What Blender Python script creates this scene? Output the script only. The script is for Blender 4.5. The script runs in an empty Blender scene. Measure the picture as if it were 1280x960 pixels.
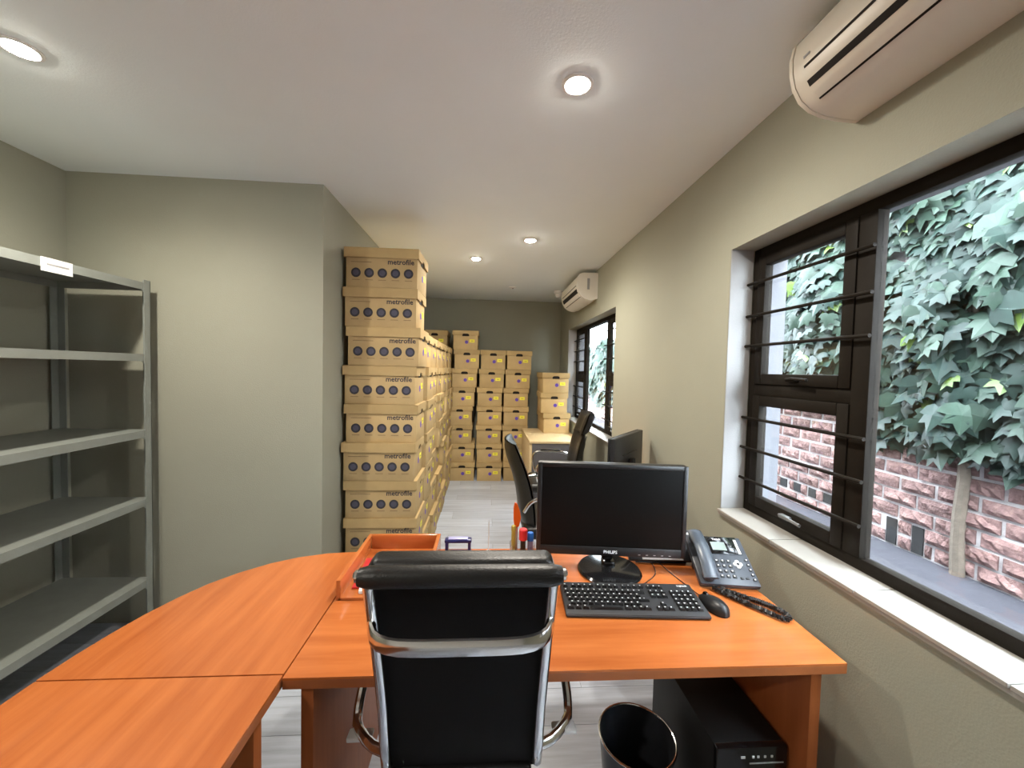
import bpy, bmesh, math, random
from mathutils import Matrix, Vector, Euler, noise
random.seed(7)
S = bpy.context.scene
COL = S.collection
PI = math.pi
# ------------------------------------------------------------------ camera
F = 480.0
cy = Vector(((609-640)/F, -(462-480)/F, -1)).normalized()
rl = math.radians(1.2)
cz = Vector((math.sin(rl), math.cos(rl), 0)); cz = (cz - cy*cz.dot(cy)).normalized()
cx = cy.cross(cz)
cam_d = bpy.data.cameras.new('camera'); cam = bpy.data.objects.new('camera', cam_d); COL.objects.link(cam)
cam_d.sensor_fit = 'HORIZONTAL'; cam_d.sensor_width = 36; cam_d.lens = 36*F/1280; cam_d.clip_start = .02
CAM = Vector((0, 0, 1.5))
cam.matrix_world = Matrix.Translation(CAM) @ Matrix((cx, cy, cz)).to_4x4()
S.camera = cam
def pj(p):
    d = Vector(p)-CAM
    c = cx*d.x + cy*d.y + cz*d.z
    if c.z > -.01: return None
    return (640+F*c.x/-c.z, 480-F*c.y/-c.z)
# ------------------------------------------------------------------ world, exposure
w = bpy.data.worlds.new('overcast_sky'); S.world = w; w.use_nodes = True
bg = w.node_tree.nodes['Background']; bg.inputs[0].default_value = (.84, .91, 1.0, 1); bg.inputs[1].default_value = 15.0
S.view_settings.view_transform = 'Standard'; S.view_settings.look = 'None'
S.view_settings.exposure = 1.4; S.view_settings.gamma = 1; S.view_settings.use_curve_mapping = False
LAMP = 210.0           # emission strength of the downlight lenses
SPOT = 29.0           # watts of each downlight beam
# ------------------------------------------------------------------ helpers
def new(): return bmesh.new()
def merge(dst, src, M=None):
    if M is not None: bmesh.ops.transform(src, matrix=M, verts=src.verts)
    vm = {}
    for v in src.verts: vm[v] = dst.verts.new(v.co)
    for f in src.faces:
        try: dst.faces.new([vm[v] for v in f.verts])
        except ValueError: pass
    src.free()
def box(bm, c, s, bev=0, rot=None, seg=2):
    b = bmesh.new(); bmesh.ops.create_cube(b, size=1)
    bmesh.ops.scale(b, vec=s, verts=b.verts)
    if bev: bmesh.ops.bevel(b, geom=b.edges[:], offset=bev, segments=seg, profile=.5, affect='EDGES', clamp_overlap=True)
    M = Matrix.Translation(c)
    if rot: M = M @ Euler(rot).to_matrix().to_4x4()
    merge(bm, b, M); return bm
def bx(x0, x1, y0, y1, z0, z1, bev=0, bm=None):
    return box(bm or new(), ((x0+x1)/2, (y0+y1)/2, (z0+z1)/2), (x1-x0, y1-y0, z1-z0), bev)
def tube(bm, pts, r, n=10, ry=None, smooth=0, ref=None):
    pts = [Vector(p) for p in pts]
    for _ in range(smooth):
        q = [pts[0]]
        for a, b in zip(pts, pts[1:]): q += [a*.75+b*.25, a*.25+b*.75]
        pts = q+[pts[-1]]
    up = Vector(ref) if ref else None
    rings = []; prev = None
    for i, p in enumerate(pts):
        t = (pts[min(i+1, len(pts)-1)]-pts[max(i-1, 0)]).normalized()
        if up is not None: a = (up-t*up.dot(t)).normalized()
        elif prev is None:
            a = Vector((0, 0, 1)) if abs(t.z) < .9 else Vector((1, 0, 0)); a = (a-t*a.dot(t)).normalized()
        else: a = (prev-t*prev.dot(t)).normalized()
        prev = a; b = t.cross(a)
        ra = r[i*len(r)//len(pts)] if isinstance(r, (list, tuple)) else r
        rb = ry if ry else ra
        rings.append([bm.verts.new(p+a*ra*math.cos(2*PI*k/n)+b*rb*math.sin(2*PI*k/n)) for k in range(n)])
    for A, B in zip(rings, rings[1:]):
        for k in range(n): bm.faces.new((A[k], A[(k+1) % n], B[(k+1) % n], B[k]))
    bm.faces.new(rings[0][::-1]); bm.faces.new(rings[-1]); return bm
def lathe(bm, prof, c=(0, 0, 0), n=24, M=None):
    b = bmesh.new(); rings = []
    for r, z in prof:
        if r < 1e-6: rings.append([b.verts.new((0, 0, z))])
        else: rings.append([b.verts.new((r*math.cos(2*PI*k/n), r*math.sin(2*PI*k/n), z)) for k in range(n)])
    for A, B in zip(rings, rings[1:]):
        for k in range(n):
            q = [A[k % len(A)], A[(k+1) % n % len(A)], B[(k+1) % n % len(B)], B[k % len(B)]]
            u = []
            for v in q:
                if v not in u: u.append(v)
            if len(u) > 2: b.faces.new(u)
    T = Matrix.Translation(c)
    merge(bm, b, T @ M if M else T); return bm
def prism(bm, poly, a, b, axis='z'):
    def P(u, v, w): return {'z': (u, v, w), 'y': (u, w, v), 'x': (w, u, v)}[axis]
    A = [bm.verts.new(P(u, v, a)) for u, v in poly]; B = [bm.verts.new(P(u, v, b)) for u, v in poly]
    n = len(poly)
    bm.faces.new(A); bm.faces.new(B[::-1])
    for k in range(n): bm.faces.new((A[k], B[k], B[(k+1) % n], A[(k+1) % n]))
    return bm
def grid(bm, fn, nu, nv, thick=None):
    V = [[bm.verts.new(fn(i/nu, j/nv)) for j in range(nv+1)] for i in range(nu+1)]
    for i in range(nu):
        for j in range(nv): bm.faces.new((V[i][j], V[i+1][j], V[i+1][j+1], V[i][j+1]))
    return bm
def obj(name, bm, m, parent=None, sharp=35, loc=None, rot=None):
    bmesh.ops.recalc_face_normals(bm, faces=bm.faces)
    me = bpy.data.meshes.new(name); bm.to_mesh(me); bm.free()
    me.materials.append(m)
    for p in me.polygons: p.use_smooth = True
    me.set_sharp_from_angle(angle=math.radians(sharp))
    o = bpy.data.objects.new(name, me); COL.objects.link(o)
    if parent: o.parent = parent
    if loc: o.location = loc
    if rot: o.rotation_euler = rot
    return o
def tag(o, label, cat, group=None):
    o['label'] = label; o['category'] = cat
    if group: o['group'] = group
    return o
def thing(name, label, cat, loc=(0, 0, 0), rz=0, group=None):
    o = bpy.data.objects.new(name, None); COL.objects.link(o); o.empty_display_size = .1
    o.location = loc; o.rotation_euler = (0, 0, rz); return tag(o, label, cat, group)
def struct(name, bm, m, label=None):
    o = obj(name, bm, m); o['kind'] = 'structure'
    if label: o['label'] = label
    return o
def dup(root, loc, rz, label, group=None):
    r = root.copy(); COL.objects.link(r); r.location = loc; r.rotation_euler = (0, 0, rz); r['label'] = label
    if group: r['group'] = group
    for ch in list(root.children):
        c = ch.copy(); COL.objects.link(c); c.parent = r
        for g in list(ch.children):
            d = g.copy(); COL.objects.link(d); d.parent = c
    return r
def text_bm(s, size, ext=.0004, align='LEFT'):
    cu = bpy.data.curves.new('lettering', 'FONT'); cu.body = s; cu.size = size; cu.extrude = ext; cu.align_x = align; cu.offset = size*.022
    cu.resolution_u = 2
    o = bpy.data.objects.new('lettering', cu); COL.objects.link(o)
    dg = bpy.context.evaluated_depsgraph_get(); me = bpy.data.meshes.new_from_object(o.evaluated_get(dg))
    b = bmesh.new(); b.from_mesh(me)
    bpy.data.objects.remove(o); bpy.data.curves.remove(cu); bpy.data.meshes.remove(me)
    return b
# ------------------------------------------------------------------ materials
def mat(name, col, rough=.5, metal=0, var=.0, vscale=8, stretch=(1, 1, 1), col2=None, bump=0, bscale=60, spec=.5, objrand=0, coat=0, emit=0):
    m = bpy.data.materials.new(name); m.use_nodes = True; nt = m.node_tree; N = nt.nodes; L = nt.links
    p = N['Principled BSDF']
    p.inputs['Roughness'].default_value = rough; p.inputs['Metallic'].default_value = metal
    p.inputs['Specular IOR Level'].default_value = spec; p.inputs['Coat Weight'].default_value = coat
    c = (*col, 1); p.inputs['Base Color'].default_value = c
    if emit:
        p.inputs['Emission Color'].default_value = c; p.inputs['Emission Strength'].default_value = emit
    tc = N.new('ShaderNodeTexCoord')
    out = None
    if var or col2:
        mp = N.new('ShaderNodeMapping'); mp.inputs['Scale'].default_value = stretch
        L.new(tc.outputs['Object'], mp.inputs['Vector'])
        if objrand:
            oi = N.new('ShaderNodeObjectInfo'); mu = N.new('ShaderNodeMath'); mu.operation = 'MULTIPLY'; mu.inputs[1].default_value = 37.0
            L.new(oi.outputs['Random'], mu.inputs[0]); L.new(mu.outputs[0], mp.inputs['Location'])
        nz = N.new('ShaderNodeTexNoise'); nz.inputs['Scale'].default_value = vscale; nz.inputs['Detail'].default_value = 6
        nz.inputs['Roughness'].default_value = .6
        L.new(mp.outputs[0], nz.inputs['Vector'])
        rp = N.new('ShaderNodeValToRGB'); rp.color_ramp.elements[0].position = .3; rp.color_ramp.elements[1].position = .7
        d = col2 or tuple(x*(1-var) for x in col)
        rp.color_ramp.elements[0].color = (*d, 1); rp.color_ramp.elements[1].color = c
        L.new(nz.outputs['Fac'], rp.inputs[0]); out = rp.outputs[0]
    if objrand:
        oi2 = N.new('ShaderNodeObjectInfo'); mr = N.new('ShaderNodeMapRange')
        mr.inputs['To Min'].default_value = 1-objrand; mr.inputs['To Max'].default_value = 1+objrand
        L.new(oi2.outputs['Random'], mr.inputs['Value'])
        hs = N.new('ShaderNodeHueSaturation'); L.new(mr.outputs[0], hs.inputs['Value'])
        if out: L.new(out, hs.inputs['Color'])
        else: hs.inputs['Color'].default_value = c
        out = hs.outputs[0]
    if out: L.new(out, p.inputs['Base Color'])
    if bump:
        n2 = N.new('ShaderNodeTexNoise'); n2.inputs['Scale'].default_value = bscale; n2.inputs['Detail'].default_value = 4
        L.new(tc.outputs['Object'], n2.inputs['Vector'])
        b = N.new('ShaderNodeBump'); b.inputs['Strength'].default_value = bump; b.inputs['Distance'].default_value = .01
        L.new(n2.outputs['Fac'], b.inputs['Height']); L.new(b.outputs[0], p.inputs['Normal'])
    return m
def glass(name, tint=(1, 1, 1), refl=1.0):
    m = bpy.data.materials.new(name); m.use_nodes = True; nt = m.node_tree; N = nt.nodes; L = nt.links
    N.remove(N['Principled BSDF'])
    t = N.new('ShaderNodeBsdfTransparent'); t.inputs[0].default_value = (*tint, 1)
    g = N.new('ShaderNodeBsdfGlossy'); g.inputs['Roughness'].default_value = .02
    lw = N.new('ShaderNodeLayerWeight'); lw.inputs[0].default_value = .5
    pw = N.new('ShaderNodeMath'); pw.operation = 'POWER'; pw.inputs[1].default_value = 5; L.new(lw.outputs['Facing'], pw.inputs[0])
    fr = N.new('ShaderNodeMath'); fr.operation = 'MULTIPLY_ADD'; fr.inputs[1].default_value = .9; fr.inputs[2].default_value = .03; L.new(pw.outputs[0], fr.inputs[0])
    mx = N.new('ShaderNodeMixShader'); L.new(fr.outputs[0], mx.inputs[0]); L.new(t.outputs[0], mx.inputs[1]); L.new(g.outputs[0], mx.inputs[2])
    L.new(mx.outputs[0], N['Material Output'].inputs[0]); return m
def emission(name, col, s):
    m = bpy.data.materials.new(name); m.use_nodes = True; N = m.node_tree.nodes
    N.remove(N['Principled BSDF']); e = N.new('ShaderNodeEmission'); e.inputs[0].default_value = (*col, 1); e.inputs[1].default_value = s
    m.node_tree.links.new(e.outputs[0], N['Material Output'].inputs[0]); return m
WALL = mat('wall_paint', (.335, .335, .265), .75, var=.05, vscale=2, bump=.12, bscale=180)
WHITE_P = mat('white_plaster', (.80, .80, .79), .7, var=.05, vscale=3, bump=.1, bscale=150)
CEIL = mat('ceiling_paint', (.80, .865, .88), .8, var=.03, vscale=2, bump=.08, bscale=150)
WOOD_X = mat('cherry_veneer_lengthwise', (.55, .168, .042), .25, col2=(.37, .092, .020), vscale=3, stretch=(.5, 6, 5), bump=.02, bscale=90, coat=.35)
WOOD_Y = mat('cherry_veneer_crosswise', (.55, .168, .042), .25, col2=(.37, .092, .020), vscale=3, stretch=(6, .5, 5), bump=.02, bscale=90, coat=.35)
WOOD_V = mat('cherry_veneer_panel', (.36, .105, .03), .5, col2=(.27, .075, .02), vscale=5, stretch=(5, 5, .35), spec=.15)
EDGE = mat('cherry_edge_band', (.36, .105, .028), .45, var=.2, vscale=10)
BEIGE = mat('light_beech_laminate', (.66, .50, .28), .45, var=.15, vscale=5, stretch=(5, .5, 5))
DGREY = mat('charcoal_laminate', (.085, .08, .085), .5, var=.1, vscale=20)
PLANK = mat('grey_laminate_plank', (.56, .61, .70), .28, col2=(.36, .39, .45), vscale=4, stretch=(.5, 9, 4), objrand=.12, bump=.04, bscale=50)
FLOORB = mat('floor_joint', (.10, .10, .10), .8, var=.1)
BRONZE = mat('dark_bronze_aluminium', (.014, .011, .008), .6, metal=0, spec=.12, var=.2, vscale=20)
GLASS = glass('window_glass', (.93, .96, .96))
SILL = mat('cream_sill_tile', (.36, .345, .315), .3, var=.08, vscale=6, objrand=.03)
GROUT = mat('grout', (.42, .40, .36), .9, var=.1)
CARD = mat('brown_cardboard', (.52, .37, .175), .8, var=.14, vscale=7, objrand=.10, bump=.05, bscale=40)
CARDL = mat('brown_cardboard_lid', (.49, .345, .155), .8, var=.16, vscale=6, objrand=.12, bump=.05, bscale=40)
PRINT = mat('dark_print', (.035, .033, .045), .7, var=.3, vscale=60)
PRINT2 = mat('blue_grey_print', (.075, .075, .115), .7, var=.2, vscale=60)
PRINT3 = mat('faded_brown_print', (.26, .175, .09), .8, var=.2, vscale=60)
HOLE = mat('dark_handle_hole', (.012, .009, .007), .9, var=.2)
YEL = mat('yellow_sticker', (.88, .80, .06), .6, var=.05)
PUR = mat('purple_dot_sticker', (.12, .06, .42), .6, var=.1)
PAPER = mat('white_paper', (.82, .82, .80), .7, var=.04)
GREYPR = mat('grey_print', (.35, .35, .35), .7, var=.1)
STEEL = mat('grey_painted_steel', (.255, .275, .25), .42, var=.12, vscale=14, bump=.02)
LEATH = mat('black_leather', (.009, .009, .009), .38, var=.25, vscale=30, bump=.12, bscale=220)
MESHF = mat('black_back_cloth', (.0035, .0035, .0035), .8, var=.2, vscale=60, spec=.2)
CHROME = mat('chrome', (.78, .77, .75), .16, metal=1, var=.04)
BLACKP = mat('black_plastic', (.011, .011, .012), .4, var=.15, vscale=30, bump=.03, bscale=300)
GLOSSB = mat('gloss_black_plastic', (.008, .008, .009), .12, var=.1)
SCREEN = mat('black_screen', (.003, .003, .003), .35, var=.05, spec=.2)
KEYM = mat('key_plastic', (.024, .025, .028), .5, var=.1)
WPRINT = mat('white_print', (.75, .75, .75), .6, var=.03)
PHONE = mat('slate_grey_plastic', (.045, .05, .064), .38, var=.08, vscale=20)
PHONE2 = mat('handset_plastic', (.075, .088, .108), .33, var=.08, vscale=20)
LCD = mat('grey_green_display', (.20, .25, .22), .25, var=.05)
SILV = mat('silver_plastic', (.62, .62, .60), .3, metal=.4, var=.04)
ACM = mat('ivory_plastic', (.72, .67, .57), .38, var=.04, vscale=4)
ACM2 = mat('white_unit_plastic', (.80, .77, .70), .38, var=.04, vscale=4)
TRIM = mat('white_enamel', (.82, .82, .80), .4, var=.03)
LENS = emission('lit_lens', (1.0, .91, .78), LAMP)
BRICK = mat('rock_face_brick', (.30, .18, .16), .9, col2=(.13, .07, .066), vscale=26, objrand=.22, bump=.9, bscale=55)
MORTAR = mat('pale_mortar', (.55, .50, .49), .95, var=.25, vscale=10, bump=.4, bscale=60)
CONC = mat('grey_concrete', (.042, .04, .05), .85, var=.3, vscale=3, bump=.3, bscale=40)
LEAFS = [mat('ivy_leaf_dark', (.019, .036, .029), .5, var=.4, vscale=6, objrand=.3, spec=.22), mat('ivy_leaf_mid', (.032, .057, .040), .5, var=.35, vscale=6, objrand=.3, spec=.22), mat('ivy_leaf_sun_tint', (.085, .14, .02), .45, var=.3, vscale=6, objrand=.15)]  # yellow-green leaf colour paints in sunlight on the upper ivy
STEM = mat('ivy_stem', (.16, .125, .095), .9, var=.3, vscale=20, bump=.4)
BLUEP = mat('blue_plastic', (.02, .16, .62), .35, var=.08); REDP = mat('red_plastic', (.72, .03, .04), .35, var=.08)
ORAP = mat('orange_plastic', (.95, .17, .01), .4, var=.05); OLIVE = mat('olive_yellow_barrel', (.42, .34, .06), .35, var=.15)
NAVY = mat('navy_plastic', (.012, .016, .10), .3, var=.1); LILAC = mat('pale_violet_plastic', (.36, .36, .62), .35, var=.1)
BINM = mat('dark_mesh_metal', (.05, .055, .065), .38, metal=.4, var=.15, vscale=40)
CLEAR = glass('clear_plastic', (.90, .90, .92))
REDC = mat('red_card', (.62, .03, .035), .6, var=.1); CABLE = mat('brown_cable', (.055, .025, .015), .5, var=.1)
# ------------------------------------------------------------------ the room
XR, XL, XN, YB, YN, YR, H = 1.09, -2.32, -.95, 5.73, 2.29, -2.6, 2.53
WT = .27
floor = struct('floor', bx(XL-.2, XR+.0, YR-.2, YB+.2, -.12, -.004), FLOORB, 'grey wood-look laminate floor')
pm = []
for ln in (1.198, .65, .55):
    b = bx(0, ln, 0, .187, -.004, 0); me = bpy.data.meshes.new('plank'); bmesh.ops.recalc_face_normals(b, faces=b.faces); b.to_mesh(me); b.free(); me.materials.append(PLANK); pm.append((me, ln))
r = 0; yy = YR
while yy < YB-.02:
    xx = XL + [0, -.4, -.8][r % 3]
    while xx < XR-.02:
        if yy < YN or xx+1.2 > XN:
            if xx < XL: me, ln = pm[1] if xx < XL-.6 else pm[1]; x0 = XL; adv = xx+1.2-XL
            else: me, ln = pm[0]; x0 = xx; adv = 1.2
            ln2 = min(adv, XR-x0)-.002
            o = bpy.data.objects.new('plank', me); COL.objects.link(o); o.parent = floor; o.location = (x0, yy, 0); o.scale = (ln2/ln, 1, 1)
            xx = x0+adv
        else: xx += 1.2
    yy += .189; r += 1
struct('ceiling', bx(XL-.25, XR+WT, YR-.25, YB+.25, H, H+.22), CEIL, 'white plastered ceiling')
struct('wall_left', bx(XL-.2, XL, YR-.2, YN, -.12, H), WALL, 'grey-green wall behind the steel shelving')
struct('wall_corner', bx(XL-.2, XN, YN, YB+.2, -.12, H), WALL, 'projecting grey-green wall block left of the box stacks')
struct('wall_back', bx(XN, XR+WT, YB, YB+.2, -.12, H), WALL, 'far end wall')
struct('wall_rear', bx(XL, XR+WT, YR-.2, YR, -.12, H), WHITE_P, 'wall behind the camera')
W1 = (-.21, 1.69); W2 = (3.25, 5.15); SZ, TZ = .862, 2.066
def wallslab(x0, x1):
    b = new()
    bx(x0, x1, YR, YB, -.12, SZ, bm=b); bx(x0, x1, YR, YB, TZ, H, bm=b)
    for a, c in ((YR, W1[0]), (W1[1], W2[0]), (W2[1], YB)): bx(x0, x1, a, c, SZ, TZ, bm=b)
    return b
struct('wall_right', wallslab(XR, XR+.13), WALL, 'grey-green wall with the two windows')
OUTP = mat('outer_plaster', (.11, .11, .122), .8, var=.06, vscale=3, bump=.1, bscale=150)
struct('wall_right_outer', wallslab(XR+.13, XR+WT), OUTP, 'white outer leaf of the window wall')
bz = bx(XR, XR+WT, YR, YB, H+.22, 3.0); struct('trim_1', bz, WHITE_P, 'white parapet above the window wall')
JAMB = mat('pale_grey_jamb_paint', (.40, .40, .40), .7, var=.04, vscale=3, bump=.1, bscale=150)
for k, (ya, yb) in enumerate((W1, W2)):
    struct('trim_%d' % (4+2*k), bx(XR+.001, XR+.105, yb-.004, yb-.0005, SZ+.024, TZ), JAMB, 'pale painted far window jamb'); struct('trim_%d' % (5+2*k), bx(XR+.001, XR+.105, ya+.0005, ya+.004, SZ+.024, TZ), JAMB, 'pale painted near window jamb')
# inner sills with tiles
def sill(n, y0, y1):
    o = struct('trim_%d' % n, bx(XR-.012, XR+.125, y0+.001, y1-.001, SZ, SZ+.012), GROUT, 'tiled inner window sill')
    me = bpy.data.meshes.new('tile'); b = bx(-.07, .07, 0, .33, 0, .012, .002); bmesh.ops.recalc_face_normals(b, faces=b.faces); b.to_mesh(me); b.free(); me.materials.append(SILL)
    k = 0; y = y1
    while y > y0+.02:
        ln = min(.332, y-y0)
        t = bpy.data.objects.new('tile', me); COL.objects.link(t); t.parent = o; t.location = (XR+.052, y-ln+.001, SZ+.012); t.scale = (1, (ln-.003)/.33, 1); y -= .333
sill(2, *W1); sill(3, *W2)
FZ0, FZ1 = SZ+.022, TZ
HANDLE = mat('brushed_handle', (.22, .22, .22), .35, metal=.6, var=.05)
def window(n, y0, y1, label):
    w_ = bpy.data.objects.new('window_%d' % n, None); COL.objects.link(w_); w_['kind'] = 'structure'; w_['label'] = label
    w_.location = (1.225, y1, FZ0)
    ln = y1-y0; h = FZ1-FZ0; xa, xb = -.025, .010
    def rect(b, ya, yb, za, zb, t, x0, x1, bev=.003):
        bx(x0, x1, ya, ya+t, za, zb, bev, b); bx(x0, x1, yb-t, yb, za, zb, bev, b)
        bx(x0, x1, ya+t, yb-t, za, za+t, bev, b); bx(x0, x1, ya+t, yb-t, zb-t, zb, bev, b); return b
    obj('outer_frame', rect(new(), -ln+.001, -.001, .001, h-.001, .04, xa, xb), BRONZE, w_)
    m1 = -.53; m2 = -ln+.53
    for m in (m1, m2): obj('mullion', bx(xa-.004, xb, m-.03, m+.03, .04, h-.04, .003), BRONZE, w_)
    zr0, zr1 = .53, .58
    for ya, yb in ((m1+.03, -.04), (-ln+.04, m2-.03)):
        obj('transom', bx(xa, xb, ya, yb, zr0, zr1, .003), BRONZE, w_)
        for k, (za, zb) in enumerate(((.04, zr0), (zr1, h-.04))):
            s = obj('sash_frame', rect(new(), ya, yb, za, zb, .045, xa-.008, xb-.006, .004), BRONZE, w_)
            obj('pane', bx(-.022, -.017, ya+.043, yb-.043, za+.043, zb-.043), GLASS, s)
            b = new(); ym = (ya+yb)/2
            box(b, (xa-.018, ym, za+.022), (.02, .05, .016), .004); tube(b, [(xa-.026, ym+.02, za+.025), (xa-.034, ym-.02, za+.028), (xa-.034, ym-.09, za+.024)], .006, 8)
            obj('handle', b, HANDLE if k == 0 else BRONZE, s)
        zs = [1.91, 1.767, 1.633, 1.31, 1.175, 1.035]
        for z in zs: obj('security_bar', tube(new(), [(xa-.026, ya-.075 if ya > m1-.1 else ya-.045, z-FZ0), (xa-.026, yb+.04 if yb > -.1 else yb+.075, z-FZ0)], .0065, 8), BRONZE, w_)
    obj('pane', bx(-.012, -.007, m2+.03, m1-.03, .04, h-.04), GLASS, w_)
    return w_
window(1, W1[0], W1[1], 'dark bronze window with security bars beside the desk')
window(2, W2[0], W2[1], 'far dark bronze window behind the black chair')
# ------------------------------------------------------------------ outside: alley, brick wall, ivy
XW, ZG = 3.0, .28
struct('alley_ground', bx(XR+WT, XW+1.2, -3, 16, ZG-.2, ZG), CONC, 'grey concrete alley outside the windows')
bwall = struct('brick_wall', bx(XW+.004, XW+.3, -1.5, 16, ZG-.2, 1.9), MORTAR, 'rough red brick boundary wall across the alley')
bx_up = struct('brick_wall_upper', bx(XW+.012, XW+.3, -1.5, 6.5, 1.9, 3.7), MORTAR, 'upper part of the boundary wall under the ivy')
bmeshes = []
for v in range(5):
    b = new(); L, D, Hh = .205, .06, .084
    def fn(u, t, v=v):
        e = min(u, 1-u, t, 1-t)
        d = 0 if e < 1e-6 else .010+.022*noise.noise(Vector((u*7+v*9, t*4.5, v*3.3)))
        return (-d, -L/2+L*u, Hh*t)
    grid(b, fn, 7, 3)
    for y0 in (-L/2, L/2): b.faces.new([b.verts.new(p) for p in ((0, y0, 0), (D, y0, 0), (D, y0, Hh), (0, y0, Hh))])
    for z0 in (0, Hh): b.faces.new([b.verts.new(p) for p in ((0, -L/2, z0), (D, -L/2, z0), (D, L/2, z0), (0, L/2, z0))])
    bmesh.ops.remove_doubles(b, verts=b.verts, dist=1e-5); bmesh.ops.recalc_face_normals(b, faces=b.faces)
    me = bpy.data.meshes.new('brick'); b.to_mesh(me); b.free(); me.materials.append(BRICK); bmeshes.append(me)
rb = random.Random(3); nb = 0; far = new()
def addbrick(y, z, sc=1.0):
    global nb
    if nb < 298:
        o = bpy.data.objects.new('brick', rb.choice(bmeshes)); COL.objects.link(o); o.parent = bwall
        o.location = (XW-.004+rb.uniform(-.005, .005), y, z); o.rotation_euler = (rb.uniform(-.015, .015), 0, PI if False else 0); o.scale = (1, sc*rb.uniform(.95, 1.02), rb.uniform(.95, 1.05)); nb += 1
    else:
        t = bmesh.new(); t.from_mesh(rb.choice(bmeshes)); merge(far, t, Matrix.Translation((XW-.004+rb.uniform(-.005, .005), y, z)))
VENTS = [(2.605, .035, .293, .48), (2.432, .035, .293, .48)]+[(y, .04, .398, .48) for y in (2.95, 3.14, 3.30, 3.47, 3.64)]
spots = []
for c in range(32):
    z = ZG+.012+c*.104
    y = 1.55+(.1125 if c % 2 else 0)
    while y < 15.5:
        if any(y-.1 < vy+vw and y+.1 > vy-vw and z < v1 and z+.08 > v0 for vy, vw, v0, v1 in VENTS):
            free = [(y-.1025, y+.1025)]
            for vy, vw, v0, v1 in VENTS:
                if z < v1 and z+.08 > v0: free = [q for a_, b_ in free for q in ((a_, min(b_, vy-vw-.01)), (max(a_, vy+vw+.01), b_)) if q[1]-q[0] > .03]
            spots += [((a_+b_)/2, z, (b_-a_)/.205) for a_, b_ in free]
            y += .225; continue      # open vents near the ground
        if z < (2.3 if y < 6.4 else 1.8): spots.append((y, z))
        y += .225
spots.sort(key=lambda s: (s[0] > 4.6, s[1] > 1.55, s[0]))
for s in spots: addbrick(*s)
fo = obj('far_bricks', far, BRICK, bwall); fo['kind'] = 'stuff'
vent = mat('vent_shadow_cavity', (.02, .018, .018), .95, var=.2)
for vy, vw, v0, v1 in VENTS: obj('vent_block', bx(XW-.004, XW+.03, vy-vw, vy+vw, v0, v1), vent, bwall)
# ivy
ivy = thing('ivy', 'green ivy with large lobed leaves climbing the brick wall outside', 'ivy', (XW, 2.18, ZG))
IO = Vector((XW, 2.18, ZG))
def leafpts():
    half = [(.2, -.1), (.48, -.04), (.64, .24), (.38, .33), (.50, .64), (.2, .62)]
    pts = [(0, 0)]+half+[(0, 1)]+[(-x, y) for x, y in half[::-1]]
    return [(x, y-.35, -.35*abs(x)**1.3-.18*max(0, y-.35)) for x, y in pts]
LP = leafpts()
lmeshes = []
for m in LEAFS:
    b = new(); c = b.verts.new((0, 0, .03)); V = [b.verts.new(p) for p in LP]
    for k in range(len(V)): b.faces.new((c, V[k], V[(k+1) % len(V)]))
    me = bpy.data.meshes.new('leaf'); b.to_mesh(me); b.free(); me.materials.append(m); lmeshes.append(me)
rv = random.Random(11); leaves = []
def zbot(y):
    if y < 2.75: return 1.0+.25*noise.noise(Vector((y*3, 1, 0)))
    if y < 5: return 1.42+.3*noise.noise(Vector((y*2.2, 5, 0)))+(-.45 if y > 3.9 else 0)
    return .75+.3*noise.noise(Vector((y*1.5, 5, 0)))
def ztop(y): return 3.85 if y < 6.5 else 2.15+.35*noise.noise(Vector((y*.8, 2, 0)))
for _ in range(8500):
    y = 1.2+rv.random()**1.6*12.5; zt = ztop(y); zb = zbot(y); z = zb+(zt-zb)*rv.random()
    cl = noise.noise(Vector((y*1.8, z*1.8, 3.1)))
    if cl < -.45 and y < 5: continue
    dep = .03+.30*max(0, cl+.35)*rv.random()+.05*(z-1)
    s = rv.uniform(.085, .19)*(1.3 if rv.random() < .12 else 1)*(1 if y < 5 else 1.5)
    n = Vector((-1, rv.uniform(-.7, .6), rv.uniform(-.1, 1.0))).normalized()
    t = Vector((rv.uniform(-.3, .1), rv.uniform(-.6, .6), -1)); t = (t-n*t.dot(n)).normalized(); x = t.cross(n)
    M = Matrix.Translation((XW-dep, y, z)) @ Matrix((x, t, n)).transposed().to_4x4() @ Matrix.Diagonal((s, s, s, 1))
    k = 2 if rv.random() < max(.015, min(.5, (z-2.5)*.4+(.15 if y > 3.3 else 0))) else (1 if rv.random() < .45 else 0)  # painted-sunlight leaf colour grows more frequent with height
    q = pj(M.translation); vis = 0
    if q and 955 < q[0] < 1290 and 160 < q[1] < 720: vis = s/(y)*(1+dep)
    leaves.append((vis, M, k))
leaves.sort(key=lambda l: -l[0])
fb = [new(), new(), new()]
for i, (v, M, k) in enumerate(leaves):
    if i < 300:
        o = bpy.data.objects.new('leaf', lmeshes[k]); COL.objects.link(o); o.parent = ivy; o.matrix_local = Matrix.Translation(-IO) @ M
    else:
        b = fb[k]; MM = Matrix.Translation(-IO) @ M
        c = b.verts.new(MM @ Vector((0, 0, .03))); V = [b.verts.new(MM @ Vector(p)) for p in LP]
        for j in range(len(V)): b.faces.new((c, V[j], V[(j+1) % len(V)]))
for b, m, nm in zip(fb, LEAFS, ('dark_foliage', 'green_foliage', 'sun_tinted_foliage')):
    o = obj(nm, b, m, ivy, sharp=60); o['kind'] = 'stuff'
tr = new(); tube(tr, [(-.03, 0, 0), (-.035, .01, .3), (-.03, -.01, .7), (-.04, .02, 1.1), (-.05, -.05, 1.6), (-.04, .05, 2.2)], [.035, .032, .03, .028, .024, .018], 8, smooth=1); obj('trunk', tr, STEM, ivy)
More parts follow.
